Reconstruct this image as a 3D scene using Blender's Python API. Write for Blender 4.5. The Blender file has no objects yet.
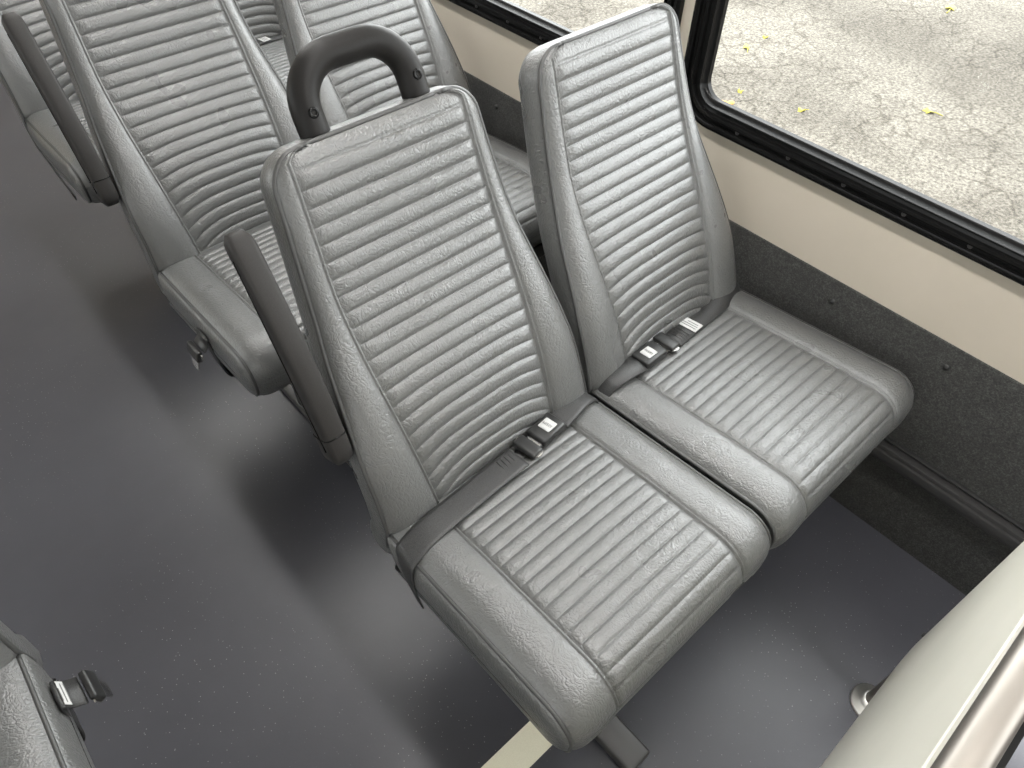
import bpy, bmesh, math, random
from mathutils import Vector, Matrix
random.seed(7)
S = bpy.context.scene
COL = S.collection
PI = math.pi
H = 0.44            # height of the cushion top at the hinge line
PITCH = 0.835       # distance from row to row
XW = 0.945          # inner face of the window wall
TH = math.radians(25)

# ------------------------------------------------------------------ helpers
def link(o):
    COL.objects.link(o); return o

def empty(name, loc=(0, 0, 0)):
    o = bpy.data.objects.new(name, None); o.location = loc
    o.empty_display_size = .05
    return link(o)

def tag(o, label=None, cat=None, group=None, kind=None):
    if label: o['label'] = label
    if cat: o['category'] = cat
    if group: o['group'] = group
    if kind: o['kind'] = kind
    return o

class MB:
    """collects geometry of one mesh object"""
    def __init__(self):
        self.v = []; self.f = []; self.m = []
    def add(self, vs, fs, mat=0):
        b = len(self.v)
        self.v += [tuple(p) for p in vs]
        self.f += [tuple(i + b for i in f) for f in fs]
        self.m += [mat] * len(fs)
        return self
    def grid(self, rows, close_u=False, close_v=False, flip=False, mat=0):
        nv = len(rows); nu = len(rows[0])
        vs = [p for r in rows for p in r]
        fs = []
        for i in range(nv if close_v else nv - 1):
            for j in range(nu if close_u else nu - 1):
                a = i * nu + j; b = i * nu + (j + 1) % nu
                i2 = (i + 1) % nv
                c = i2 * nu + (j + 1) % nu; d = i2 * nu + j
                fs.append((d, c, b, a) if flip else (a, b, c, d))
        return self.add(vs, fs, mat)
    def box(self, lo, hi, bev=0.0, seg=2, mat=0):
        bm = bmesh.new()
        bmesh.ops.create_cube(bm, size=1)
        c = [(lo[i] + hi[i]) / 2 for i in range(3)]; d = [hi[i] - lo[i] for i in range(3)]
        for v in bm.verts:
            v.co = Vector([c[i] + v.co[i] * d[i] for i in range(3)])
        if bev:
            bmesh.ops.bevel(bm, geom=bm.edges[:], offset=bev, segments=seg, affect='EDGES', profile=.5)
        bm.verts.index_update()
        self.add([v.co[:] for v in bm.verts], [[v.index for v in f.verts] for f in bm.faces], mat)
        bm.free(); return self
    def tube(self, pts, r, seg=10, closed=False, caps=True, mat=0, squash=None):
        pts = [Vector(p) for p in pts]; n = len(pts)
        up = None; rows = []
        for i, p in enumerate(pts):
            if closed: t = pts[(i + 1) % n] - pts[i - 1]
            else: t = pts[min(i + 1, n - 1)] - pts[max(i - 1, 0)]
            if t.length < 1e-9: t = Vector((0, 0, 1))
            t.normalize()
            if up is None:
                up = Vector((0, 0, 1)) if abs(t.z) < .9 else Vector((0, 1, 0))
            s = t.cross(up); s.normalize(); up = s.cross(t); up.normalize()
            rr = r[i] if isinstance(r, (list, tuple)) else r
            rows.append([p + (s * math.cos(a) + up * math.sin(a)) * rr for a in [2 * PI * k / seg for k in range(seg)]])
        b = len(self.v)
        self.grid(rows, close_u=True, close_v=closed, mat=mat)
        if caps and not closed:
            self.f.append(tuple(range(b + seg - 1, b - 1, -1))); self.m.append(mat)
            e = b + (n - 1) * seg
            self.f.append(tuple(range(e, e + seg))); self.m.append(mat)
        return self
    def lathe(self, prof, loc, axis=(0, 0, 1), seg=24, mat=0):
        ax = Vector(axis).normalized(); q = Vector((0, 0, 1)).rotation_difference(ax)
        rows = []
        for r, z in prof:
            rows.append([Vector(loc) + q @ Vector((r * math.cos(2 * PI * k / seg), r * math.sin(2 * PI * k / seg), z)) for k in range(seg)])
        return self.grid(rows, close_u=True, mat=mat)
    def ribbon(self, pts, wid, th=.0022, mat=0):
        """flat strap: pts = centre line, wid = half-width vectors"""
        pts = [Vector(p) for p in pts]; wid = [Vector(w) for w in wid]
        rows = []
        n = len(pts)
        for i in range(n):
            t = pts[min(i + 1, n - 1)] - pts[max(i - 1, 0)]
            nn = t.cross(wid[i]); nn.normalize(); nn *= th
            a, b = pts[i] - wid[i], pts[i] + wid[i]
            m = pts[i]
            rows.append([a - nn * .3, a + nn * .6, a * .85 + b * .15 + nn, m + nn * .8, b * .85 + a * .15 + nn, b + nn * .6, b - nn * .3,
                         m - nn])
        b0 = len(self.v); k = 8
        self.grid(rows, close_u=True, mat=mat)
        self.f.append(tuple(range(b0, b0 + k))); self.m.append(mat)
        e = b0 + (n - 1) * k
        self.f.append(tuple(range(e + k - 1, e - 1, -1))); self.m.append(mat)
        return self
    def build(self, name, mats, parent=None, smooth=True, angle=None):
        me = bpy.data.meshes.new(name)
        me.from_pydata(self.v, [], self.f)
        mats = mats if isinstance(mats, (list, tuple)) else [mats]
        for m in mats: me.materials.append(m)
        me.polygons.foreach_set('material_index', self.m)
        bm = bmesh.new(); bm.from_mesh(me)
        bmesh.ops.recalc_face_normals(bm, faces=bm.faces[:])
        bm.to_mesh(me); bm.free()
        me.polygons.foreach_set('use_smooth', [smooth] * len(me.polygons))
        if smooth and angle: me.set_sharp_from_angle(angle=math.radians(angle))
        me.update()
        o = bpy.data.objects.new(name, me); link(o)
        if parent is not None: o.parent = parent
        return o

def smooth_path(pts, n=8):
    """Catmull-Rom through the points"""
    P = [Vector(p) for p in pts]
    P = [P[0] * 2 - P[1]] + P + [P[-1] * 2 - P[-2]]
    out = []
    for i in range(1, len(P) - 2):
        for k in range(n):
            t = k / n
            a, b, c, d = P[i - 1], P[i], P[i + 1], P[i + 2]
            out.append(.5 * ((2 * b) + (c - a) * t + (2 * a - 5 * b + 4 * c - d) * t * t + (3 * b - a - 3 * c + d) * t ** 3))
    out.append(P[-2]); return out

def lerp_tab(tab, s):
    if s <= tab[0][0]: return tab[0][1]
    for (a, va), (b, vb) in zip(tab, tab[1:]):
        if s <= b:
            t = (s - a) / (b - a)
            return va + (vb - va) * t
    return tab[-1][1]

def smooth_tab(tab, s, r=.03):
    return sum(lerp_tab(tab, s + d * r) * w for d, w in ((-1, .12), (-.5, .23), (0, .3), (.5, .23), (1, .12)))

# ------------------------------------------------------------------ materials
def mat(name, rgb, rough=.5, metal=0., spec=.5, coat=0.):
    m = bpy.data.materials.new(name); m.use_nodes = True
    b = m.node_tree.nodes['Principled BSDF']
    b.inputs['Base Color'].default_value = (*rgb, 1)
    b.inputs['Roughness'].default_value = rough
    b.inputs['Metallic'].default_value = metal
    b.inputs['Specular IOR Level'].default_value = spec
    b.inputs['Coat Weight'].default_value = coat
    return m

def nd(m, typ, **kw):
    n = m.node_tree.nodes.new(typ)
    for k, v in kw.items():
        if k.startswith('_'): setattr(n, k[1:], v)
        else: n.inputs[k.replace('__', ' ')].default_value = v
    return n

def lk(m, a, ao, b, bi): m.node_tree.links.new(a.outputs[ao], b.inputs[bi])

def ramp(m, stops):
    r = nd(m, 'ShaderNodeValToRGB'); cr = r.color_ramp
    while len(cr.elements) > 1: cr.elements.remove(cr.elements[-1])
    cr.elements[0].position = stops[0][0]; cr.elements[0].color = (*stops[0][1], 1)
    for p, c in stops[1:]:
        e = cr.elements.new(p); e.color = (*c, 1)
    return r

def vinyl(name, rgb, rough=.42):
    """embossed vinyl: fine hide grain, short directional wrinkles, a few longer creases"""
    m = mat(name, rgb, rough, spec=.9)
    b = m.node_tree.nodes['Principled BSDF']
    tc = nd(m, 'ShaderNodeTexCoord')
    tc0 = tc; tc = nd(m, 'ShaderNodeMapping'); tc.inputs['Location'].default_value = (3.71, 1.37, 2.13); tc.inputs['Rotation'].default_value = (.31, .22, .17)
    lk(m, tc0, 'Object', tc, 'Vector')
    n1 = nd(m, 'ShaderNodeTexNoise', Scale=230., Detail=3., Roughness=.6)
    lk(m, tc, 0, n1, 'Vector')
    # warp shared by the wrinkles
    nw = nd(m, 'ShaderNodeTexNoise', Scale=14., Detail=3.)
    lk(m, tc, 0, nw, 'Vector')
    mx = nd(m, 'ShaderNodeMixRGB'); mx.blend_type = 'ADD'; mx.inputs[0].default_value = .05
    lk(m, tc, 0, mx, 1); lk(m, nw, 'Color', mx, 2)
    v1 = nd(m, 'ShaderNodeTexVoronoi', Scale=150.); v1.feature = 'DISTANCE_TO_EDGE'; lk(m, mx, 'Color', v1, 'Vector')
    r1 = ramp(m, [(0, (0, 0, 0)), (.25, (1, 1, 1))]); lk(m, v1, 'Distance', r1, 'Fac')
    mp = nd(m, 'ShaderNodeMapping'); mp.inputs['Scale'].default_value = (2.4, .8, .8); lk(m, mx, 'Color', mp, 'Vector')
    v2 = nd(m, 'ShaderNodeTexVoronoi', Scale=42.); v2.feature = 'DISTANCE_TO_EDGE'; lk(m, mp, 'Vector', v2, 'Vector')
    r2 = ramp(m, [(0, (0, 0, 0)), (.05, (.75, .75, .75)), (.16, (1, 1, 1))]); lk(m, v2, 'Distance', r2, 'Fac')
    nm = nd(m, 'ShaderNodeTexNoise', Scale=11., Detail=2.); lk(m, tc, 0, nm, 'Vector')
    rm = ramp(m, [(.40, (0, 0, 0)), (.70, (.8, .8, .8))]); lk(m, nm, 'Fac', rm, 'Fac')
    mask = nd(m, 'ShaderNodeMixRGB'); mask.inputs[1].default_value = (1, 1, 1, 1)
    lk(m, rm, 'Color', mask, 0); lk(m, r2, 'Color', mask, 2)
    a1 = nd(m, 'ShaderNodeMath'); a1.operation = 'MULTIPLY_ADD'; a1.inputs[1].default_value = .35
    lk(m, r1, 'Color', a1, 0); lk(m, n1, 'Fac', a1, 2)
    b1 = nd(m, 'ShaderNodeBump', Strength=.45, Distance=.0020); lk(m, a1, 'Value', b1, 'Height')
    b2 = nd(m, 'ShaderNodeBump', Strength=.36, Distance=.0016)
    lk(m, mask, 'Color', b2, 'Height'); lk(m, b1, 'Normal', b2, 'Normal')
    lk(m, b2, 'Normal', b, 'Normal')
    rr = nd(m, 'ShaderNodeMapRange'); rr.inputs['To Min'].default_value = rough - .06; rr.inputs['To Max'].default_value = rough + .06
    lk(m, nm, 'Fac', rr, 'Value'); lk(m, rr, 'Result', b, 'Roughness')
    return m

def noisy(name, rgb1, rgb2, scale, rough=.6, bump=.3, dist=.001, detail=4., spec=.5, lo=.35, hi=.65):
    m = mat(name, rgb1, rough, spec=spec); b = m.node_tree.nodes['Principled BSDF']
    tc = nd(m, 'ShaderNodeTexCoord'); n = nd(m, 'ShaderNodeTexNoise', Scale=scale, Detail=detail, Roughness=.6)
    lk(m, tc, 'Object', n, 'Vector')
    r = ramp(m, [(lo, rgb1), (hi, rgb2)])
    lk(m, n, 'Fac', r, 'Fac'); lk(m, r, 'Color', b, 'Base Color')
    if bump:
        bb = nd(m, 'ShaderNodeBump', Strength=bump, Distance=dist)
        lk(m, n, 'Fac', bb, 'Height'); lk(m, bb, 'Normal', b, 'Normal')
    return m

M = {}
M['vinyl'] = vinyl('grey_vinyl', (.104, .105, .103), .29)
M['pipe'] = mat('vinyl_piping', (.055, .055, .054), .42)
M['shell'] = noisy('back_shell_vinyl', (.05, .05, .05), (.065, .065, .063), 200, .5, .2, spec=.3)
M['black'] = noisy('black_textured_plastic', (.013, .0125, .012), (.017, .016, .0155), 900, .42, .25, .0006, spec=.16)
M['armrest'] = noisy('armrest_urethane', (.026, .0245, .0235), (.032, .030, .029), 600, .5, .2, .0005, spec=.2)
M['gloss'] = mat('black_gloss_frame', (.006, .006, .006), .2, spec=.15)
M['steel_dark'] = mat('black_powder_steel', (.05, .048, .047), .4)
M['flange'] = mat('brushed_flange_steel', (.78, .76, .72), .42, metal=1.)
M['chrome'] = mat('bright_steel', (.75, .74, .72), .25, metal=1.)
M['rail'] = mat('satin_stainless_steel', (.29, .265, .24), .40, metal=1.)
M['cream'] = noisy('cream_wall_laminate', (.56, .505, .42), (.59, .53, .445), 6, .48, .1, .0006)
M['panelcream'] = noisy('pale_panel_laminate', (.62, .605, .53), (.66, .64, .565), 5, .4, .06, .0005)
M['ceil'] = mat('white_ceiling_panel', (.75, .74, .71), .6)
M['label'] = mat('white_label', (.52, .52, .51), .6, spec=.2)
M['ink'] = mat('grey_label_print', (.12, .12, .12), .6)
M['buckle'] = mat('black_buckle_plastic', (.02, .02, .02), .35)
M['darkgrey'] = mat('dark_grey_moulding', (.10, .10, .10), .6)
M['stripe'] = noisy('cream_floor_stripe', (.80, .76, .60), (.86, .82, .66), 500, .55, .2, .0006)
M['track'] = mat('dark_anodised_track', (.035, .034, .034), .42, spec=.35)
M['rubber'] = mat('black_rubber', (.02, .02, .02), .55)

def webbing():
    m = mat('belt_webbing', (.035, .034, .036), .45, spec=.5); b = m.node_tree.nodes['Principled BSDF']
    tc = nd(m, 'ShaderNodeTexCoord')
    w = nd(m, 'ShaderNodeTexNoise', Scale=700., Detail=2.)
    lk(m, tc, 'Object', w, 'Vector')
    r = ramp(m, [(.35, (.018, .018, .018)), (.7, (.050, .050, .050))])
    lk(m, w, 'Fac', r, 'Fac'); lk(m, r, 'Color', b, 'Base Color')
    bb = nd(m, 'ShaderNodeBump', Strength=.4, Distance=.0008)
    lk(m, w, 'Fac', bb, 'Height'); lk(m, bb, 'Normal', b, 'Normal')
    return m
M['web'] = webbing()

def carpet():
    m = mat('charcoal_wall_carpet', (.05, .05, .05), .95, spec=.1); b = m.node_tree.nodes['Principled BSDF']
    tc = nd(m, 'ShaderNodeTexCoord')
    n1 = nd(m, 'ShaderNodeTexNoise', Scale=330., Detail=5., Roughness=.75); lk(m, tc, 'Object', n1, 'Vector')
    n2 = nd(m, 'ShaderNodeTexNoise', Scale=60., Detail=4., Roughness=.7); lk(m, tc, 'Object', n2, 'Vector')
    mx = nd(m, 'ShaderNodeMixRGB'); mx.inputs[0].default_value = .18
    lk(m, n1, 'Fac', mx, 1); lk(m, n2, 'Fac', mx, 2)
    r = ramp(m, [(.34, (.030, .030, .030)), (.52, (.058, .058, .056)), (.70, (.12, .12, .115))])
    lk(m, mx, 'Color', r, 'Fac'); lk(m, r, 'Color', b, 'Base Color')
    bb = nd(m, 'ShaderNodeBump', Strength=.6, Distance=.002); lk(m, n1, 'Fac', bb, 'Height'); lk(m, bb, 'Normal', b, 'Normal')
    return m
M['carpet'] = carpet()

def floor_mat():
    m = mat('slate_grey_flecked_vinyl', (.05, .05, .055), .36, spec=.5); b = m.node_tree.nodes['Principled BSDF']
    tc = nd(m, 'ShaderNodeTexCoord')
    n = nd(m, 'ShaderNodeTexNoise', Scale=3., Detail=5., Roughness=.6); lk(m, tc, 'Object', n, 'Vector')
    r = ramp(m, [(.3, (.046, .046, .055)), (.7, (.060, .060, .070))]); lk(m, n, 'Fac', r, 'Fac')
    v = nd(m, 'ShaderNodeTexVoronoi', Scale=170.); lk(m, tc, 'Object', v, 'Vector')
    rv = ramp(m, [(.0, (1, 1, 1)), (.13, (1, 1, 1)), (.17, (0, 0, 0))]); lk(m, v, 'Distance', rv, 'Fac')
    # only some cells carry a fleck
    sp = nd(m, 'ShaderNodeSeparateColor'); lk(m, v, 'Color', sp, 'Color')
    gt = nd(m, 'ShaderNodeMath'); gt.operation = 'GREATER_THAN'; gt.inputs[1].default_value = .80; lk(m, sp, 'Red', gt, 0)
    # flecks thin out in patches
    n3 = nd(m, 'ShaderNodeTexNoise', Scale=2.2, Detail=1.); lk(m, tc, 'Object', n3, 'Vector')
    mu = nd(m, 'ShaderNodeMath'); mu.operation = 'MULTIPLY'; lk(m, rv, 'Color', mu, 0); lk(m, gt, 'Value', mu, 1)
    r3 = ramp(m, [(.42, (.06, .06, .06)), (.60, (.8, .8, .8))]); lk(m, n3, 'Fac', r3, 'Fac')
    mu2 = nd(m, 'ShaderNodeMath'); mu2.operation = 'MULTIPLY'; lk(m, r3, 'Color', mu2, 1); lk(m, mu, 'Value', mu2, 0)
    mx = nd(m, 'ShaderNodeMixRGB'); mx.inputs[2].default_value = (.30, .30, .30, 1)
    lk(m, mu2, 'Value', mx, 0); lk(m, r, 'Color', mx, 1); lk(m, mx, 'Color', b, 'Base Color')
    nb = nd(m, 'ShaderNodeTexNoise', Scale=220., Detail=3.); lk(m, tc, 'Object', nb, 'Vector')
    bb = nd(m, 'ShaderNodeBump', Strength=.15, Distance=.0008); lk(m, nb, 'Fac', bb, 'Height'); lk(m, bb, 'Normal', b, 'Normal')
    return m
M['floor'] = floor_mat()

def asphalt():
    m = mat('cracked_pale_asphalt', (.4, .38, .34), .95, spec=.2); b = m.node_tree.nodes['Principled BSDF']
    tc = nd(m, 'ShaderNodeTexCoord')
    n1 = nd(m, 'ShaderNodeTexNoise', Scale=55., Detail=6., Roughness=.8); lk(m, tc, 'Object', n1, 'Vector')
    r1 = ramp(m, [(.34, (.046, .041, .034)), (.48, (.142, .129, .109)), (.62, (.26, .24, .205))]); lk(m, n1, 'Fac', r1, 'Fac')
    n2 = nd(m, 'ShaderNodeTexNoise', Scale=.8, Detail=4.); lk(m, tc, 'Object', n2, 'Vector')
    r2 = ramp(m, [(.40, (.60, .59, .58)), (.60, (1, 1, 1))]); lk(m, n2, 'Fac', r2, 'Fac')
    mx = nd(m, 'ShaderNodeMixRGB'); mx.blend_type = 'MULTIPLY'; mx.inputs[0].default_value = 1.
    lk(m, r1, 'Color', mx, 1); lk(m, r2, 'Color', mx, 2)
    nw = nd(m, 'ShaderNodeTexNoise', Scale=5., Detail=4.); lk(m, tc, 'Object', nw, 'Vector')
    ad = nd(m, 'ShaderNodeMixRGB'); ad.blend_type = 'ADD'; ad.inputs[0].default_value = .16
    lk(m, tc, 'Object', ad, 1); lk(m, nw, 'Color', ad, 2)
    v = nd(m, 'ShaderNodeTexVoronoi', Scale=5.5); v.feature = 'DISTANCE_TO_EDGE'; lk(m, ad, 'Color', v, 'Vector')
    rv = ramp(m, [(0, (.42, .40, .37)), (.03, (.75, .74, .72)), (.07, (1, 1, 1))]); lk(m, v, 'Distance', rv, 'Fac')
    n4 = nd(m, 'ShaderNodeTexNoise', Scale=1.3, Detail=2.); lk(m, tc, 'Object', n4, 'Vector')
    r4 = ramp(m, [(.42, (0, 0, 0)), (.56, (1, 1, 1))]); lk(m, n4, 'Fac', r4, 'Fac')
    cr = nd(m, 'ShaderNodeMixRGB'); cr.inputs[1].default_value = (1, 1, 1, 1); lk(m, r4, 'Color', cr, 0); lk(m, rv, 'Color', cr, 2)
    m2 = nd(m, 'ShaderNodeMixRGB'); m2.blend_type = 'MULTIPLY'; m2.inputs[0].default_value = .75
    lk(m, mx, 'Color', m2, 1); lk(m, cr, 'Color', m2, 2); lk(m, m2, 'Color', b, 'Base Color')
    bb = nd(m, 'ShaderNodeBump', Strength=.5, Distance=.01); lk(m, n1, 'Fac', bb, 'Height'); lk(m, bb, 'Normal', b, 'Normal')
    return m
M['asphalt'] = asphalt()

def glass():
    m = bpy.data.materials.new('window_glass'); m.use_nodes = True; nt = m.node_tree
    nt.nodes.remove(nt.nodes['Principled BSDF']); out = nt.nodes['Material Output']
    t = nd(m, 'ShaderNodeBsdfTransparent'); t.inputs[0].default_value = (.96, .97, .96, 1)
    g = nd(m, 'ShaderNodeBsdfGlossy', Roughness=.02); f = nd(m, 'ShaderNodeLayerWeight', Blend=.5)
    pw = nd(m, 'ShaderNodeMath'); pw.operation = 'POWER'; pw.inputs[1].default_value = 5.; lk(m, f, 'Facing', pw, 0)
    ma = nd(m, 'ShaderNodeMath'); ma.operation = 'MULTIPLY_ADD'; ma.inputs[1].default_value = .7; ma.inputs[2].default_value = .03; lk(m, pw, 'Value', ma, 0)
    x = nd(m, 'ShaderNodeMixShader'); lk(m, ma, 'Value', x, 0); lk(m, t, 'BSDF', x, 1); lk(m, g, 'BSDF', x, 2)
    lk(m, x, 'Shader', out, 'Surface'); return m
M['glass'] = glass()

def emit(name, rgb, s):
    m = bpy.data.materials.new(name); m.use_nodes = True
    b = m.node_tree.nodes['Principled BSDF']
    b.inputs['Base Color'].default_value = (.8, .8, .8, 1)
    b.inputs['Emission Color'].default_value = (*rgb, 1); b.inputs['Emission Strength'].default_value = s
    return m

# ------------------------------------------------------------------ the seat
BACK_S = .568
W_TAB = [(-.12, .214), (-.06, .221), (0, .221), (.05, .217), (.12, .216), (.20, .207), (.28, .196), (.36, .181), (.44, .172), (.50, .166), (.568, .160)]
IN_TAB = [(-.12, .118), (0, .123), (.06, .127), (.14, .133), (.26, .141), (.36, .143), (.45, .138), (.57, .133)]
# how far the face stands proud of (or behind) the straight line from hinge to top
LEAN = [(-.12, .0), (0, .0), (.06, .006), (.14, .009), (.22, .001), (.30, -.010), (.38, -.014), (.46, -.008), (.568, .004)]
CR = .042

def back_w(s):
    w = smooth_tab(W_TAB, s)
    if s > BACK_S - CR:
        d = min(CR, s - (BACK_S - CR)); w = w - CR + math.sqrt(max(CR * CR - d * d, 0))
    if s < -.10: pass
    return w

def back_point(x, s, off):
    """x across, s up the back, off forward of the straight line"""
    if s >= 0:
        y = s * math.sin(TH) - off * math.cos(TH); z = H + s * math.cos(TH) + off * math.sin(TH)
    else:
        k = max(0, 1 + s / .06)
        y = -off * (math.cos(TH) * k + (1 - k)); z = H + s + off * math.sin(TH) * k
    return Vector((x, y, z))

def seam(q):
    """double stitch line with a small welt between"""
    return -.0030 * math.exp(-((q - .0006) / .0011) ** 2) - .0030 * math.exp(-((q - .0062) / .0011) ** 2) + .0012 * math.exp(-((q - .0034) / .0014) ** 2)

RIB = .0246
RIB_T = (0., .045, .10, .19, .34, .5, .66, .81, .90, .955)     # rows crowd towards each crease
def build_back(cx, parent):
    s0, S1 = -.10, BACK_S
    n_sub = 8
    rib_lo, n_rib = .001, 22
    rib_hi = rib_lo + n_rib * RIB
    rows_s = [s0 + (rib_lo - s0) * i / 14 for i in range(14)]
    rows_s += [rib_lo + RIB * (k + t) for k in range(n_rib) for t in RIB_T] + [rib_lo + RIB * n_rib]
    a = rib_hi; k = 1
    m = 12
    rows_s += [a + (S1 - a) * (1 - (1 - i / m) ** 1.7) for i in range(1, m + 1)]
    inner = [-1 + 2 * i / 28 for i in range(29)]
    rows = []; edgeL = []; edgeR = []
    for s in rows_s:
        w = back_w(s); wi = min(smooth_tab(IN_TAB, s), w - .016)
        xs = []
        nb = 9
        for i in range(nb): xs.append(-w + (w - wi - .0078) * i / nb)
        xs += [-wi - .0078, -wi - .0062, -wi - .0048, -wi - .0034, -wi - .002, -wi - .0006, -wi + .0004]
        xs += [wi * u for u in inner[1:-1]]
        xs += [wi - .0004, wi + .0006, wi + .002, wi + .0034, wi + .0048, wi + .0062, wi + .0078]
        for i in range(nb - 1, -1, -1): xs.append(w - (w - wi - .0078) * i / nb)
        row = []
        lean = smooth_tab(LEAN, s, .04)
        for x in xs:
            ax = abs(x)
            d = min(w - ax, S1 - s if s > .3 else 9)
            off = lean - .013 * math.exp(-max(d, 0) / .011)
            # padded bolsters, fuller low down
            if ax > wi:
                t = (ax - wi) / max(w - wi, 1e-4)
                full = .010 * max(0, 1 - max(0, s - .10) / .42) + .002
                off += full * math.sin(PI * min(1, t) * .9) ** .8
                q = (ax - wi)
                off += seam(q)
            else:
                # gentle crown of the middle panel
                off += .006 * max(0, 1 - abs(s - .14) / .22) * (1 - (ax / wi) ** 2)
                off -= .0022 * math.exp(-((wi - ax) / .004) ** 2)
                if rib_lo - 1e-6 <= s <= rib_hi + 1e-6:
                    t = ((s - rib_lo) / RIB + 1e-7) % 1.0
                    fade = min(1, (wi - ax) / .006)
                    off += (.0042 * (1 - abs(2 * t - 1) ** 5) * (.72 + .28 * math.sin(PI * t)) - .0028) * fade
            # roll under at the bottom
            if s < .06: off -= (.034 if ax < wi else .034 - .016 * min(1, (ax - wi) / .05)) * (1 - (s + .1) / .16) ** 2
            # the ribs sag towards the lower corners of the panel
            sag = .030 * max(0, 1 - max(0, s - .02) / .30) ** 1.3 * min(1, ax / wi) ** 3
            ss = s - (sag if s > 0 else sag * max(0, 1 + s / .10))
            if ax > wi:
                ss = s - (s - ss) * max(0, 1 - (ax - wi) / max(w - wi, 1e-4))
            row.append(back_point(cx + x, ss, off))
        rows.append(row); edgeL.append(row[0]); edgeR.append(row[-1])
    mb = MB(); mb.grid(rows)
    # gusset and rear shell
    bound = list(edgeL) + rows[-1][1:-1] + list(reversed(edgeR))
    params = [(s, -back_w(s)) for s in rows_s] + [(S1, (p.x - cx)) for p in rows[-1][1:-1]] + [(s, back_w(s)) for s in reversed(rows_s)]
    fwd = Vector((0, -math.cos(TH), math.sin(TH)))
    def depth(s): return .063
    g = []
    for (p, (s, x)) in zip(bound, params):
        t = depth(s); c = Vector((cx, p.y, p.z))
        inw = (Vector((cx + x * .8, *back_point(cx, min(s, S1 - .06), 0)[1:])) - Vector((p.x, p.y, p.z))); 
        f = fwd if s > 0 else fwd.lerp(Vector((0, -1, 0)), min(1, -s / .06)).normalized()
        inw -= f * inw.dot(f)
        if inw.length > 1e-6: inw.normalize()
        g.append([p, p - f * .010 - inw * .0035, p - f * (t * .5) - inw * .005, p - f * (t - .014) - inw * .001, p - f * (t - .004) + inw * .006, p - f * t + inw * .016])
    mb.grid(g)
    n = len(rows_s)
    rear = [q[-1] for q in g]
    L = rear[:n]; R_ = list(reversed(rear[-n:]))
    rr = []
    for a, b in zip(L, R_):
        rr.append([a.lerp(b, i / 8) for i in range(9)])
    mb.grid(rr, flip=True)
    o = mb.build('backrest', M['vinyl'], parent)
    # piping on the front edge
    pp = [p + Vector((0, 0, 0)) for p in bound[6:-6]]
    pp = pp[::2] + [pp[-1]]
    MB().tube(pp, .0036, 8).build('piping', M['pipe'], o)
    return o

CU_D = .402
TILT = math.radians(5.2)
def tilt(p):
    """the cushion rises a little towards the front"""
    y, z = p[1], p[2] - H
    return Vector((p[0], y * math.cos(TILT) + z * math.sin(TILT) * 1, H + z * math.cos(TILT) - y * math.sin(TILT)))

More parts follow.
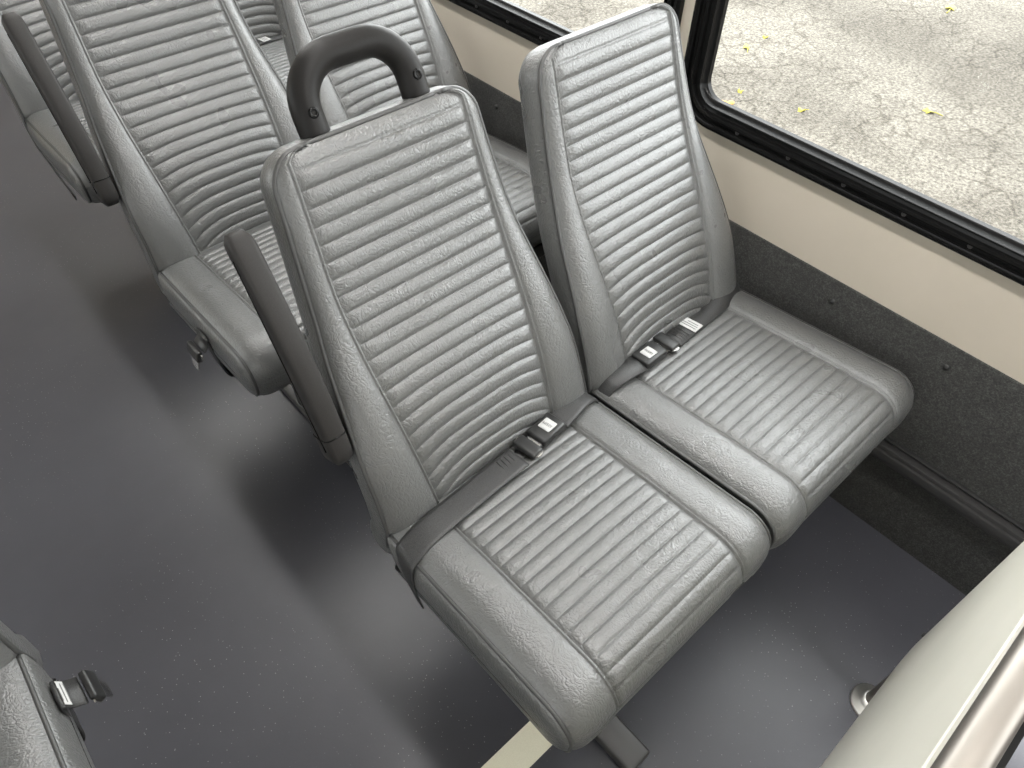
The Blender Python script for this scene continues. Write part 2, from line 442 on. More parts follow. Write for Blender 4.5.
def build_cushion(cx, w, parent):
    """cushion with its top running to the front, rolling over and under"""
    yb, yf, r1, r2, t = .012, -CU_D, .058, .046, .118
    # dense outline (y, z), then resampled by arc length
    base = [(yb, 0.), (yf + r1, 0.)]
    for i in range(1, 25):
        a = PI / 2 * i / 24
        base.append((yf + r1 - r1 * math.sin(a), -r1 + r1 * math.cos(a)))
    zb = -t
    base.append((yf + .002, zb + r2))
    for i in range(1, 17):
        a = PI / 2 * i / 16
        base.append((yf + .002 + r2 * (1 - math.cos(a)), zb + r2 - r2 * math.sin(a)))
    base.append((.015, zb + .006))
    L = [0]
    for (a, b), (c, d) in zip(base, base[1:]): L.append(L[-1] + math.hypot(a - c, b - d))
    def at(q):
        q = max(0, min(L[-1], q))
        for k in range(len(L) - 1):
            if q <= L[k + 1] or k == len(L) - 2:
                f = (q - L[k]) / (L[k + 1] - L[k])
                a, b = base[k], base[k + 1]
                dy, dz = b[0] - a[0], b[1] - a[1]; l = math.hypot(dy, dz)
                return (a[0] + dy * f, a[1] + dz * f, dz / l, -dy / l)
    nrib = 17; cuts = [.022]
    for k in range(nrib): cuts.append(cuts[-1] + .0205 + .0046 * k / (nrib - 1))
    nsub = 7; Q = [.022 * i / 4 for i in range(4)]; T = [None] * 4
    for k in range(nrib):
        for t0 in RIB_T: Q.append(cuts[k] + (cuts[k + 1] - cuts[k]) * t0); T.append(t0)
    Q.append(cuts[-1]); T.append(0.)
    q_front = cuts[-1] + .034
    q = cuts[-1]
    while q < q_front + .02: q += .0028; Q.append(q); T.append(None)
    while q < L[-1]: q += .008; Q.append(q); T.append(None)
    q_roll = L[1]
    wi = w - .082
    rows = []; eL = []; eR = []
    inner = [-1 + 2 * i / 28 for i in range(29)]
    for q, tt in zip(Q, T):
        y, z, ny, nz = at(q)
        # soften the normal where the top starts to roll
        xs = []; nb = 9
        for k in range(nb): xs.append(-w + (w - wi - .0078) * k / nb)
        xs += [-wi - .0078, -wi - .0062, -wi - .0048, -wi - .0034, -wi - .002, -wi - .0006, -wi + .0004]
        xs += [wi * u for u in inner[1:-1]]
        xs += [wi - .0004, wi + .0006, wi + .002, wi + .0034, wi + .0048, wi + .0062, wi + .0078]
        for k in range(nb - 1, -1, -1): xs.append(w - (w - wi - .0078) * k / nb)
        row = []
        top = max(0, min(1, 1 + z / .06))
        s_in = -y
        for x in xs:
            ax = abs(x)
            off = -.011 * math.exp(-(w - ax) / .012)
            crown = .010 * math.sin(PI * max(0, min(1, (s_in + .02) / (CU_D + .02)))) ** .7 * top
            off += crown * (1 - (ax / w) ** 2)
            if ax > wi:
                t_ = (ax - wi) / (w - wi)
                off += .006 * math.sin(PI * t_ * .9) * (.35 + .65 * top)
                qq = ax - wi
                if q < q_front + .004:
                    off += seam(qq)
            else:
                off -= .0022 * math.exp(-((wi - ax) / .004) ** 2) * top
                if tt is not None:
                    fade = min(1, (wi - ax) / .006)
                    off += (.0034 * (1 - abs(2 * tt - 1) ** 5) * (.75 + .25 * math.sin(PI * tt)) - .0022) * fade
            edge = min(1, max(0, (w - ax - .012) / .02))
            off -= .0018 * edge * (math.exp(-((q - q_front) / .0022) ** 2) + math.exp(-((q - q_front - .010) / .0022) ** 2))
            row.append(Vector((cx + x, y + ny * off, H + z + nz * off)))
        rows.append(row); eL.append(row[0]); eR.append(row[-1])
    mb = MB(); mb.grid([[tilt(p) for p in r] for r in rows])
    # padded side panels
    cz = H - t * .5
    for e, sgn in ((eL, -1), (eR, 1)):
        out = 1.0 if (sgn < 0) == (cx < .45) else .25
        rings = []
        for f, o_ in ((0, 0), (.04, .0035), (.15, .007), (.35, .0105), (.65, .013), (.97, .0135)):
            ring = []
            for p in e:
                yc = max(min(p.y, -.03), -CU_D + .055)
                ring.append(tilt((p.x + sgn * o_ * out * 1.05, p.y + (yc - p.y) * f, p.z + (cz - p.z) * f)))
            rings.append(ring)
        mb.grid(rings, flip=sgn > 0)
    mb.grid([[tilt(p) for p in rows[0]], [tilt(p + Vector((0, .010, -.02))) for p in rows[0]], [tilt((p.x, .022, H - t + .012)) for p in rows[0]], [tilt(p) for p in rows[-1]]])
    o = mb.build('cushion', M['vinyl'], parent)
    for e in (eL, eR):
        k = next(i for i, q in enumerate(Q) if q > L[-1] - .30)
        pts = [tilt(p) for p in e[1:k]][::2]
        MB().tube(pts, .0034, 8).build('piping', M['pipe'], o)
    return o

def arc(c, r, a0, a1, u, v, n=8):
    return [Vector(c) + Vector(u) * (r * math.cos(a0 + (a1 - a0) * i / n)) + Vector(v) * (r * math.sin(a0 + (a1 - a0) * i / n)) for i in range(n + 1)]

UP = Vector((0, math.sin(TH), math.cos(TH))); FW = Vector((0, -math.cos(TH), math.sin(TH)))

def build_handle(cx, parent):
    O = back_point(cx, 0, -.034)
    hw, s0, s1, r = .081, BACK_S - .03, BACK_S + .088, .058
    X = Vector((1, 0, 0))
    pts = [O + X * -hw + UP * s0, O + X * -hw + UP * (BACK_S + .005)]
    pts += arc(O + X * (-hw + r) + UP * (s1 - r), r, PI, PI / 2, X, UP, 10)
    pts += arc(O + X * (hw - r) + UP * (s1 - r), r, PI / 2, 0, X, UP, 10)
    pts += [O + X * hw + UP * (BACK_S + .005), O + X * hw + UP * s0]
    P = [pts[0]]
    for a, b in zip(pts, pts[1:]):
        d = (b - a).length; n = max(1, int(d / .012))
        for i in range(1, n + 1): P.append(a.lerp(b, i / n))
    h = MB().tube(P, .0205, 18).build('grab_handle', M['black'], parent)
    for sx in (-1, 1):
        c = O + X * (sx * hw) + UP * (BACK_S + .030) + FW * .0195
        sc = MB().lathe([(0, -.004), (.0072, -.004), (.0072, .001), (.0062, .0022), (.0036, .0026), (.0034, .0005), (0, .0005)], c, FW, 16)
        sc.build('screw', M['gloss'], h)
    return h

def build_armrest(parent, x0=-.0135):
    """armrest folded up along the aisle side of the back: a long bar with rounded ends"""
    s0, s1 = .150, .505
    wx = .0175
    n = 34; rows = []
    for i in range(n + 1):
        t = i / n
        s = s0 + (s1 - s0) * t
        # depth (front to rear) tapers towards the free end; ends round off
        half = .028 - .013 * t
        e = min(t * (s1 - s0), (1 - t) * (s1 - s0))
        k = 1.0
        rend = .020
        if e < rend: k = math.sqrt(max(0.02, 1 - ((rend - e) / rend) ** 2))
        # front face line bows slightly
        cf = .016 - .022 * (t - .5) ** 2 * 2 + .006 * math.sin(PI * t)
        ctr = back_point(x0, s, cf - half)
        ring = []
        m = 20
        for j in range(m):
            a = 2 * PI * j / m
            ca, sa = math.cos(a), math.sin(a)
            rx = wx * (abs(ca) ** .5) * (1 if ca > 0 else -1) * (.55 + .45 * k)
            ry = half * (abs(sa) ** .5) * (1 if sa > 0 else -1) * (.5 + .5 * k)
            ring.append(ctr + Vector((rx, 0, 0)) + FW * ry)
        rows.append(ring)
    mb = MB(); b0 = 0
    mb.grid(rows, close_u=True)
    mb.f.append(tuple(range(19, -1, -1))); mb.m.append(0)
    e = n * 20
    mb.f.append(tuple(range(e, e + 20))); mb.m.append(0)
    o = mb.build('armrest', M['armrest'], parent)
    # parting line between the padded top and the plastic base along the aisle face
    pts = [back_point(x0 - wx * 1.0, s0 + .03 + (s1 - s0 - .06) * i / 14, -.004 - .004 * (1 - i / 14)) for i in range(15)]
    MB().tube(pts, .0014, 6).build('seam_line', M['gloss'], o)
    k = 5
    MB().tube([p + (p - sum(rows[k], Vector()) / 20) * .012 for p in rows[k]], .0011, 6, closed=True).build('cover_seam', M['gloss'], o)
    return o

def stitch_box(mb, c, u, v, n, hw, hl, th=.0008):
    c, u, v, n = map(Vector, (c, u, v, n))
    vs = [c - u * hw - v * hl, c + u * hw - v * hl, c + u * hw + v * hl, c - u * hw + v * hl]
    vs += [p + n * th for p in vs]
    mb.add(vs, [(0, 1, 2, 3), (4, 5, 6, 7), (0, 1, 5, 4), (1, 2, 6, 5), (2, 3, 7, 6), (3, 0, 4, 7)])

FONTS = []
def build_buckle(parent, c, d, n):
    """buckle body at c, d = direction along the belt (towards the tongue), n = up normal"""
    c, d, n = Vector(c), Vector(d).normalized(), Vector(n).normalized()
    s = d.cross(n).normalized(); n = s.cross(d).normalized()
    def Tm(p): return c + d * p[0] + s * p[1] + n * p[2]
    bx = MB().box((-.026, -.021, 0), (.033, .021, .017), .005, 3)
    bx.v = [tuple(Tm(p)) for p in bx.v]
    b = bx.build('buckle', M['buckle'], parent)
    pr = MB().box((.002 - .014, -.012, .0165), (.002 + .010, .012, .0185), .0015, 2); pr.v = [tuple(Tm(p)) for p in pr.v]
    tag(pr.build('press_button', M['label'], b), 'white release button')
    fc = bpy.data.curves.new('press_lettering', 'FONT'); fc.body = 'PRESS'; fc.size = .0076; fc.align_x = 'CENTER'; fc.align_y = 'CENTER'; fc.extrude = .0002
    fc.materials.append(M['ink'])
    fo = bpy.data.objects.new('press_lettering', fc); link(fo); fo.parent = b; FONTS.append(fo)
    rot = Matrix((-s, d, n)).transposed().to_4x4(); rot.translation = Tm((0, 0, .0187))
    fo.matrix_local = rot
    return b

def build_tongue(parent, c, d, n):
    c, d, n = Vector(c), Vector(d).normalized(), Vector(n).normalized()
    s = d.cross(n).normalized(); n = s.cross(d).normalized()
    def Tm(p): return c + d * p[0] + s * p[1] + n * p[2]
    # metal plate with slotted loop end
    pts = [(-.006, -.024, .003), (-.006, .024, .003), (-.004, .028, .003), (.004, .029, .003), (.010, .026, .003), (.016, .014, .003), (.038, .0125, .003), (.040, .010, .003),
           (.040, -.010, .003), (.038, -.0125, .003), (.016, -.014, .003), (.010, -.026, .003), (.004, -.029, .003), (-.004, -.028, .003)]
    mb = MB(); vs = [Tm(p) for p in pts] + [Tm((p[0], p[1], .0058)) for p in pts]; k = len(pts)
    mb.add(vs, [tuple(range(k)), tuple(range(2 * k - 1, k - 1, -1))] + [(i, (i + 1) % k, (i + 1) % k + k, i + k) for i in range(k)])
    t = mb.build('tongue', M['chrome'], parent, smooth=False)
    tag(t, 'bright metal tongue')
    bar = MB().box((-.0115, -.0245, .0015), (.0135, .0245, .0125), .004, 3)
    bar.v = [tuple(Tm(p)) for p in bar.v]
    bar.build('tongue_cover', M['buckle'], t)
    return t

CZ = H + .010
def cushion_z(x, y, c=.221, w=.218):
    ax = min(abs(x - c), w)
    s = -y
    crown = .010 * math.sin(PI * max(0, min(1, (s + .02) / (CU_D + .02)))) ** .7
    return H + crown * (1 - (ax / w) ** 2) - .011 * math.exp(-(w - ax) / .012) + .003 - y * math.tan(TILT)

def belt_label(belt, c, d, n, hw=.017, hl=.011):
    mb = MB(); c, d, n = Vector(c), Vector(d).normalized(), Vector(n).normalized()
    s = d.cross(n).normalized(); n = s.cross(d).normalized()
    stitch_box(mb, c, s, d, n, hw, hl, .0006)
    o = mb.build('care_label', M['label'], belt, smooth=False); tag(o, 'small white sewn label')
    k = MB()
    for r in range(3):
        stitch_box(k, c + d * (.006 - .006 * r) + n * .0006 - s * (.003 if r == 2 else 0), s, d, n, hw * (.8 if r < 2 else .55), .0008, .0003)
    k.build('label_print', M['ink'], belt, smooth=False)

def build_aisle_belt(parent):
    """lap belt lying buckled across the aisle cushion"""
    c = .221
    path = [(-.010, -.075, H - .105), (-.012, -.064, H - .07), (-.0115, -.050, H - .03), (-.006, -.044, H - .003), (.012, -.041, H + .006)]
    xs = [.05, .10, .15, .20, .240]
    path += [(x, -.040 + .012 * (x / .25), cushion_z(x, -.036) + .0055) for x in xs]
    P = smooth_path(path, 6)
    W = []
    n = len(P)
    for i, p in enumerate(P):
        t = min(1, max(0, (p.z - (H - .09)) / .08)) if p.x < .0 else 1
        hw = .010 + .0145 * t
        d = Vector((.09, 1, .02)) if p.x < 0.0 else Vector((-.06, 1, 0))
        d.z -= .075 if p.x > .0 else 0
        W.append(d.normalized() * hw)
    b = MB().ribbon(P, W).build('seat_belt', M['web'], parent)
    d = Vector((.28, .016, -.002))
    zt = cushion_z(.26, -.03)
    # stitched end
    k = MB()
    for r in range(4):
        stitch_box(k, (.205 + .008 * r, -.031, cushion_z(.21 + .008 * r, -.03) + .0082), (0, 1, 0), (1, 0, 0), (0, .085, 1), .018, .0007, .0004)
    k.build('belt_stitching', M['steel_dark'], b)
    build_tongue(b, (.262, -.026, zt + .004), (1, .10, 0), (0, .085, 1))
    build_buckle(b, (.316, -.019, zt + .001), (-1, -.10, 0), (0, .085, 1))
    # short strap from the gap between the seats
    P = smooth_path([(.342, -.016, cushion_z(.342, -.016) + .009), (.37, -.013, cushion_z(.37, -.01) + .014), (.40, -.008, cushion_z(.4, -.01) + .014), (.428, -.004, H + .008), (.446, -.002, H - .02), (.450, .0, H - .06)], 6)
    W = [Vector((-.08, 1, -.05)).normalized() * (.0225 - .002 * math.sin(i / len(P) * PI)) for i in range(len(P))]
    MB().ribbon(P, W, .003).build('buckle_strap', M['web'], b)
    return b

def build_window_belt(parent, c=.673):
    def cz(x, y): return cushion_z(x, y, c)
    path = [(.898, .020, H - .05), (.896, .012, H - .012), (.884, .004, H + .010), (.86, .0, cz(.86, 0) + .012), (.81, -.006, cz(.81, 0) + .008), (.76, -.010, cz(.76, 0) + .004), (.70, -.013, cz(.70, -.01) + .004), (.648, -.016, cz(.65, -.01) + .006)]
    P = smooth_path(path, 6)
    W = []
    for i, p in enumerate(P):
        tw = min(1, max(0, (p.x - .76) / .12))
        W.append((Vector((.03, 1, -.085)).normalized() * (1 - .35 * tw) + Vector((0, .2, .75)) * tw).normalized() * (.0235))
    b = MB().ribbon(P, W).build('seat_belt', M['web'], parent)
    belt_label(b, (.708, -.013, cz(.708, -.01) + .0075), (-1, -.05, 0), (0, .085, 1), .0215, .0135)
    k = MB()
    for r in range(4):
        stitch_box(k, (.662 + .007 * r, -.015, cz(.665, -.01) + .0078), (0, 1, 0), (1, 0, 0), (0, .085, 1), .018, .0008)
    k.build('belt_stitching', M['steel_dark'], b)
    zt = cz(.63, -.02)
    build_tongue(b, (.632, -.017, zt + .004), (-1, 0, 0), (0, .085, 1))
    build_buckle(b, (.578, -.018, zt + .001), (1, 0, 0), (0, .085, 1))
    P = smooth_path([(.552, -.018, cz(.552, -.02) + .010), (.53, -.017, cz(.53, -.01) + .016), (.50, -.014, cz(.5, -.01) + .016), (.475, -.010, H + .012), (.460, -.006, H - .01), (.452, -.002, H - .05)], 6)
    W = [Vector((.10, 1, -.04)).normalized() * .0225 for i in range(len(P))]
    MB().ribbon(P, W, .003).build('buckle_strap', M['web'], b)
    return b

def build_hanging_belt(parent, y, label=False, out=.03, z=H - .045, s=1.0):
    """free end of the aisle lap belt poking out past the side of the cushion"""
    P = smooth_path([(.02, y, H - .135), (-.004, y, H - .118), (-.014, y, z + .012), (-out * .6 - .006, y, z), (-out - .006, y, z - .010)], 6)
    W = [Vector((0, 1, 0)) * .023 for _ in P]
    b = MB().ribbon(P, W).build('seat_belt', M['web'], parent)
    e = P[-1] + Vector((-.004, 0, -.004)); d = Vector((-.30, 0, -.95)).normalized(); nrm = Vector((-.95, 0, .30))
    build_tongue(b, e + d * .002, d, nrm)
    if label:
        a = P[-9]; t = (P[-8] - P[-10]).normalized()
        belt_label(b, a + Vector((-.001, 0, .003)), t, Vector((-.3, 0, 1)), .020, .006)
    return b

def build_frame(parent):
    f = MB()
    for y in (-.33, -.05):
        f.box((.09, y - .02, H - .165), (.875, y + .02, H - .128), .004)
    f.box((.87, -.36, H - .20), (.915, 0.0, H - .128), .004)
    f.build('seat_frame', M['steel_dark'], parent)
    l = MB()
    l.tube([(.17, -.16, .03), (.17, -.16, H - .15)], .026, 16)
    l.box((.13, -.30, H - .17), (.21, -.03, H - .150), .004)
    leg = l.build('pedestal_leg', M['steel_dark'], parent)
    ft = MB().box((.142, -.445, .001), (.196, .08, .034), .005)
    ft.build('foot_bar', M['steel_dark'], leg)

def double_seat(aisle_belt=True, window_belt=True, handle=True):
    root = empty('double_seat')
    build_back(.2195, root); build_back(.671, root)
    build_cushion(.221, .2195, root); build_cushion(.673, .2195, root)
    if handle: build_handle(.224, root)
    build_armrest(root)
    build_frame(root)
    if aisle_belt: build_aisle_belt(root)
    if window_belt: build_window_belt(root)
    return root

def copy_tree(o, parent=None, skip=()):
    c = o.copy(); COL.objects.link(c)
    if parent is not None: c.parent = parent
    for ch in list(o.children):
        if ch in skip: continue
        copy_tree(ch, c, skip)
    return c

GRP = 'grey ribbed double bus seats'
seat1 = double_seat()
bpy.context.view_layer.update()
dg = bpy.context.evaluated_depsgraph_get()
for fo in FONTS:
    me = bpy.data.meshes.new_from_object(fo.evaluated_get(dg))
    no = bpy.data.objects.new('press_print', me); link(no); no.parent = fo.parent; no.matrix_local = fo.matrix_local.copy()
    bpy.data.objects.remove(fo)
belts = [c for c in seat1.children if c.name.startswith('seat_belt')]
aisle_b, window_b = belts
bpy.context.view_layer.update()
tag(seat1, 'foremost grey ribbed vinyl double seat with two buckled belts and a black grab handle', 'seat', GRP)
seat2 = copy_tree(seat1, None, (aisle_b,)); seat2.location = (0, PITCH, 0)
seat2['label'] = 'grey ribbed vinyl double seat directly behind the one with the black grab handle'
build_hanging_belt(seat2, -.222, False, .024, H - .028)
seat3 = copy_tree(seat1, None, (aisle_b,)); seat3.location = (0, 2 * PITCH, 0)
seat3['label'] = 'farthest grey ribbed double seat, cut off by the top left corner'
sb = MB()
Ps = smooth_path([(-.004, .0, H - .005), (-.010, -.02, H - .03), (-.012, -.08, H - .06), (-.010, -.26, H - .11)], 8)
sb.ribbon(Ps, [Vector((0, .10, 1)).normalized() * .010 for _ in Ps]).build('seat_belt', M['web'], seat3)
seat4 = copy_tree(seat1, None, (aisle_b, window_b)); seat4.location = (-.490, .185, 0); seat4.scale = (-1, 1, 1)
seat4['label'] = 'grey vinyl seat across the aisle, only its cushion corner showing at lower left'
build_hanging_belt(seat4, -.075, True, .034, H - .036)

# ------------------------------------------------------------------ the bus
def struct(o):
    o['kind'] = 'structure'; return o

YB, YF, XL, ZC = 3.6, -3.2, -1.44, 1.98
def plate(name, m, lo, hi, parent=None, bev=0.):
    return MB().box(lo, hi, bev).build(name, m, parent, smooth=bool(bev), angle=35)

NOSE = -.885
struct(plate('floor', M['floor'], (XL - .03, NOSE, -.05), (XW + .03, YB, 0)))
struct(plate('floor_step', M['floor'], (XL - .03, YF, -.30), (XW + .03, NOSE + .03, -.25)))
nos = plate('trim_2', M['rubber'], (XL, NOSE - .006, -.052), (XW, NOSE + .028, .003), None, .002); struct(nos)
struct(plate('trim_3', M['panelcream'], (XL, NOSE + .0, -.26), (XW, NOSE + .012, -.05)))
struct(plate('trim_4', M['stripe'], (-.16, -.315, .0), (XW - .02, -.257, .0016)))

WZ0, WZ1 = .700, 1.52
W1 = (-1.05, .275); W2 = (.305, 1.63); W3 = (1.66, 2.98); W0 = (-2.4, -1.08)
def wall_with_windows(name, x0, x1, wins, z_lo, m):
    mb = MB(); ins = .030
    y = YF
    for a, b in sorted(wins):
        mb.box((x0, y, z_lo), (x1, a + ins, ZC))
        mb.box((x0, a + ins, z_lo), (x1, b - ins, WZ0 + ins))
        mb.box((x0, a + ins, WZ1 - ins), (x1, b - ins, ZC))
        y = b - ins
    mb.box((x0, y, z_lo), (x1, YB, ZC))
    return struct(mb.build(name, m, None, smooth=False))

ZK = .533
wall = wall_with_windows('wall_right', XW, XW + .05, [W0, W1, W2, W3], ZK - .01, M['cream'])
cp = MB().box((XW - .004, YF, -.002), (XW + .05, YB, ZK), .003, 2).build('carpet_panel', M['carpet'], wall, True, 35)
tag(cp, 'charcoal carpeted lower wall panel')
for y in (-.173, -.407, -.64, .10, .832, .55):
    MB().lathe([(0, .0045), (.003, .0042), (.0058, .002), (.0062, 0)], (XW - .004, y, .487), (-1, 0, 0), 14).build('screw', M['rubber'], wall)
wl = wall_with_windows('wall_left', XL - .05, XL, [W0, W1, W2, W3], 0, M['cream'])
# seat track along the right wall
tr = MB()
tr.box((XW - .026, YF, .214), (XW - .002, YB, .256), .004, 2)
tr.box((XW - .032, YF, .224), (XW - .020, YB, .246), .003, 2)
t1 = struct(tr.build('trim_1', M['track'], None, True, 35))
MB().box((XW - .012, YF, .258), (XW - .003, YB, .264), .002, 2).build('gap_shadow_strip', M['rubber'], t1, True, 35)  # black strip standing in for the shadow line above the track
cl = plate('ceiling', M['ceil'], (XL - .05, YF, ZC), (XW + .05, YB, ZC + .04)); struct(cl)
struct(plate('wall_back', M['cream'], (XL - .05, YB, -.05), (XW + .05, YB + .04, ZC)))

fw = MB()
fw.box((XL - .05, YF - .05, -.3), (XW + .05, YF, .95)); fw.box((XL - .05, YF - .05, 1.72), (XW + .05, YF, ZC + .04))
for a, b in ((XL - .05, XL + .10), (XW - .10, XW + .05), (-.30, -.22)): fw.box((a, YF - .05, .94), (b, YF, 1.73))
wf = struct(fw.build('wall_front', M['darkgrey'], None, smooth=False))
for a, b in ((XL + .09, -.29), (-.23, XW - .09)):
    MB().box((a, YF - .03, .94), (b, YF - .024, 1.73)).build('windscreen_pane', M['glass'], wf, smooth=False)

def rrect(y0, y1, z0, z1, r, seg=10):
    pts = []
    for (cy, cz, a0) in ((y1 - r, z0 + r, -PI / 2), (y1 - r, z1 - r, 0), (y0 + r, z1 - r, PI / 2), (y0 + r, z0 + r, PI)):
        for i in range(seg + 1):
            a = a0 + PI / 2 * i / seg
            pts.append((cy + r * math.cos(a), cz + r * math.sin(a)))
    return pts

def window(name, W, xin, sgn):
    """sgn = +1 when the room lies on the low-x side"""
    y0, y1 = W
    prof = [(0, .0), (0, .010), (.003, .013), (.009, .014), (.013, .012), (.0145, .006), (.021, .006), (.0225, .011), (.026, .013), (.031, .012), (.0325, .004), (.038, .002), (.0395, .006), (.043, .006), (.0445, -.004), (.050, -.010), (.050, -.020), (.0, -.0005)]
    rings = []
    for d, h in prof:
        rings.append([Vector((xin - sgn * h, p[0], p[1])) for p in rrect(y0 + d, y1 - d, WZ0 + d, WZ1 - d, .085 - d)])
    fr = MB(); fr.grid(rings, close_u=True, close_v=True)
    # moulded joints in the sash channel, small lugs
    yy = y0 + .14
    f = struct(fr.build(name, M['gloss'], None, True, 40))
    lug = MB()
    while yy < y1 - .1:
        lug.lathe([(0, .003), (.003, .0025), (.0045, 0)], (xin - sgn * .006, yy, WZ0 + .018), (-sgn, 0, 0), 10)
        yy += .115
    lug.build('frame_screws', M['steel_dark'], f)
    gl = MB(); P = rrect(y0 + .046, y1 - .046, WZ0 + .046, WZ1 - .046, .04)
    k = len(P); x = xin + sgn * .014
    vs = [Vector((x, p[0], p[1])) for p in P] + [Vector((x + sgn * .004, p[0], p[1])) for p in P]
    gl.add(vs, [tuple(range(k)), tuple(range(2 * k - 1, k - 1, -1))] + [(i, (i + 1) % k, (i + 1) % k + k, i + k) for i in range(k)])
    gl.build('pane', M['glass'], f, smooth=False)
    return f
window('window_1', W1, XW, 1); window('window_2', W2, XW, 1)
window('window_3', W3, XW, 1); window('window_4', W0, XW, 1)
for i, W in enumerate((W0, W1, W2, W3)): window('window_%d' % (5 + i), W, XL, -1)

# ------------------------------------------------------------------ panel in front of the seat
mp = empty('modesty_panel', (.585, -.662, 0))
tag(mp, 'pale cream modesty panel with a satin steel grab rail standing in front of the seats', 'partition')
def loc(p): return (p[0] - .585, p[1] + .662, p[2])
def panel():
    x0, x1, z0, z1 = -.30, .605, .185, .848
    th = .006
    r = .05
    outl = []
    for (cx, cz, a0, rr) in ((x1 - r, z0 + r, -PI / 2, r), (x1 - .02, z1 - .02, 0, .02), (x0 + .02, z1 - .02, PI / 2, .02), (x0 + r, z0 + r, PI, r)):
        for i in range(9):
            a = a0 + PI / 2 * i / 8
            outl.append((cx + rr * math.cos(a), cz + rr * math.sin(a)))
    def yy(z): return -.651 + .011 * (z - .18) / .68
    mb = MB(); k = len(outl)
    ins = []
    cxm, czm = (x0 + x1) / 2, (z0 + z1) / 2
    def shr(p, d):
        v = Vector((cxm - p[0], 0, czm - p[1])); v = v.normalized() * d
        return (p[0] + v.x, p[1] + v.z)
    loops = []
    for d, o in ((.0015, th / 2), (0, th / 2 - .0015), (0, -th / 2 + .0015), (.0015, -th / 2)):
        loops.append([Vector(loc((shr(p, d)[0], yy(p[1]) + o, shr(p, d)[1]))) for p in outl])
    mb.grid(loops, close_u=True)
    mb.f.append(tuple(range(k))); mb.m.append(0)
    mb.f.append(tuple(range(4 * k - 1, 3 * k - 1, -1))); mb.m.append(0)
    return mb.build('panel', M['panelcream'], mp, True, 30)
pn = panel()
RY, RZ = -.6525, .872
rl = MB()
pts = [Vector((.585, -.668, .004)), Vector((.585, -.667, .3)), Vector((.585, -.658, RZ - .09))]
pts += arc((.585 - .08, RY, RZ - .08), .08, 0, PI / 2, (1, 0, 0), (0, 0, 1), 10)
pts += [Vector((.2, RY, RZ)), Vector((-.2, RY, RZ))]
pts += arc((-.22, RY, RZ - .08), .08, PI / 2, PI, (1, 0, 0), (0, 0, 1), 10)
pts += [Vector((-.30, -.658, .3)), Vector((-.30, -.667, .004))]
rl.tube([loc(p) for p in pts], .0155, 20)
rail = rl.build('grab_rail', M['rail'], mp)
for x in (.585, -.30):
    MB().lathe([(.0155, .022), (.020, .021), (.022, .016), (.024, .010), (.034, .008), (.037, .004), (.037, .0)], loc((x, -.667, .001)), (0, 0, 1), 28).build('floor_flange', M['flange'], rail)
for z in (.30, .70):
    MB().lathe([(0, .003), (.004, .003), (.005, 0)], loc((.575, -.644 + .011 * (z - .18) / .68, z)), (0, 1, 0), 12).build('panel_screw', M['rubber'], pn)

# ------------------------------------------------------------------ outside
GZ = -.75
g = MB(); g.add([(-30, -30, GZ), (40, -30, GZ), (40, 40, GZ), (-30, 40, GZ)], [(0, 1, 2, 3)])
struct(g.build('ground', M['asphalt'], None, smooth=False))
M['leaf'] = noisy('yellow_leaf', (.34, .30, .02), (.44, .38, .05), 30, .6, .2)
M['leaf2'] = noisy('orange_leaf', (.46, .24, .05), (.52, .30, .08), 30, .6, .2)
def leaf(x, y, s, a, label, m='leaf'):
    out = []
    for i in range(20):
        t = 2 * PI * i / 20
        r = .78 * s * (.62 + .38 * abs(math.cos(2.5 * t)))
        out.append(Vector((r * math.cos(t), r * math.sin(t) * .8, .006 + .010 * math.cos(2 * t + a))))
    mb = MB(); k = len(out)
    mb.add([Vector((0, 0, .010))] + out + [p - Vector((0, 0, .003)) for p in out],
           [(0, 1 + i, 1 + (i + 1) % k) for i in range(k)] + [(1 + i, 1 + k + i, 1 + k + (i + 1) % k, 1 + (i + 1) % k) for i in range(k)])
    mb.tube([(-s * .6, 0, .008), (-s * 1.2, .1 * s, .004), (-s * 1.6, .25 * s, .003)], s * .05, 6)
    o = mb.build('fallen_leaf', M[m], None)
    o.location = (x, y, GZ); o.rotation_euler = (0, 0, a)
    tag(o, label, 'leaf', 'fallen leaves on the asphalt')
leaf(6.123, 1.526, .075, .4, 'yellow leaf on the asphalt at the top edge of the window view, the farthest one')
leaf(4.477, .851, .050, 1.9, 'yellow leaf on cracked asphalt at the middle right of the window view')
leaf(3.878, 1.372, .034, 2.8, 'small yellow leaf at lower middle of the window view near the frame')
leaf(4.341, 2.117, .046, .9, 'yellow leaf at upper left of the window view')
leaf(3.788, 1.761, .030, 4.0, 'tiny yellow leaf near the window corner, beside the orange leaf')
leaf(3.614, 1.724, .050, 5.1, 'orange leaf in the lower left corner of the window view', 'leaf2')
leaf(4.578, 2.126, .030, 3.2, 'tiny yellow leaf highest at the left side of the window view')

# ------------------------------------------------------------------ light
w = bpy.data.worlds.new('World'); S.world = w; w.use_nodes = True
bg = w.node_tree.nodes['Background']; bg.inputs[0].default_value = (.97, .985, 1.0, 1); 
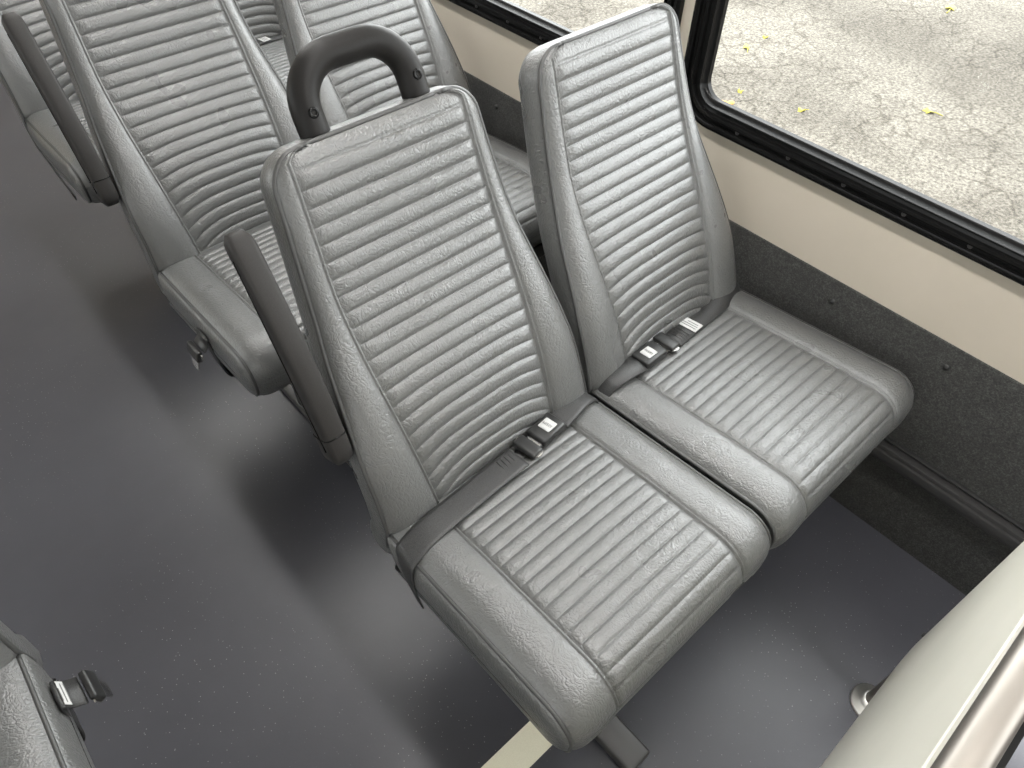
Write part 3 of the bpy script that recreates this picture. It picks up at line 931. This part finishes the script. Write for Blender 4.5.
# overcast sky, brighter on the side the windows by the seats look out on
wt = w.node_tree; tcw = wt.nodes.new('ShaderNodeTexCoord'); sx = wt.nodes.new('ShaderNodeVectorMath'); sx.operation = 'DOT_PRODUCT'; sx.inputs[1].default_value = (.86, .50, 0); mr = wt.nodes.new('ShaderNodeMapRange')
wt.links.new(tcw.outputs['Generated'], sx.inputs[0]); wt.links.new(sx.outputs['Value'], mr.inputs['Value'])
mr.inputs['From Min'].default_value = -.8; mr.inputs['From Max'].default_value = .8; mr.inputs['To Min'].default_value = 2.6; mr.inputs['To Max'].default_value = 8.0
wt.links.new(mr.outputs['Result'], bg.inputs[1])

def fill_lamp(name, x):  # unseen ceiling strip, added to lift the light inside the bus
    t = empty('ceiling_fill_light', (x, 0, ZC)); 
    tag(t, name, 'light')
    MB().box((-.07, YF + .2, -.022), (.07, YB - .2, 0), .006).build('housing', M['ceil'], t)
    MB().box((-.058, YF + .22, -.030), (.058, YB - .22, -.020), .004).build('diffuser', M['fill_glow'], t)
M['fill_glow'] = emit('fill_diffuser', (1, .985, .96), 24.0)
fill_lamp('long white fill light added out of view on the ceiling above the seats', .36)

S.view_settings.view_transform = 'Standard'
S.view_settings.look = 'None'
S.view_settings.gamma = 1
S.view_settings.use_curve_mapping = False
S.view_settings.exposure = 0.35
S.cycles.use_denoising = True
S.cycles.max_bounces = 8
S.cycles.transparent_max_bounces = 12
S.cycles.caustics_reflective = False
S.cycles.caustics_refractive = False
S.cycles.sample_clamp_indirect = 6

# ------------------------------------------------------------------ camera
R = ((0.7449693088667643, -0.6669121203928355, 0.015778229295688544), (-0.4932683318618965, -0.566617046354785, -0.6600238446922663), (0.4491181154537828, 0.48391460657156343, -0.7510789385397061))
Cc = (-0.24614855554948956, -0.5317638133888086, 1.4355157305462902)
cam = bpy.data.cameras.new('camera'); co = link(bpy.data.objects.new('camera', cam))
cam.sensor_fit = 'HORIZONTAL'; cam.sensor_width = 36; cam.lens = 25.3642; cam.clip_start = .02
mx = Matrix(((R[0][0], -R[1][0], -R[2][0], Cc[0]), (R[0][1], -R[1][1], -R[2][1], Cc[1]), (R[0][2], -R[1][2], -R[2][2], Cc[2]), (0, 0, 0, 1)))
co.matrix_world = mx
S.camera = co
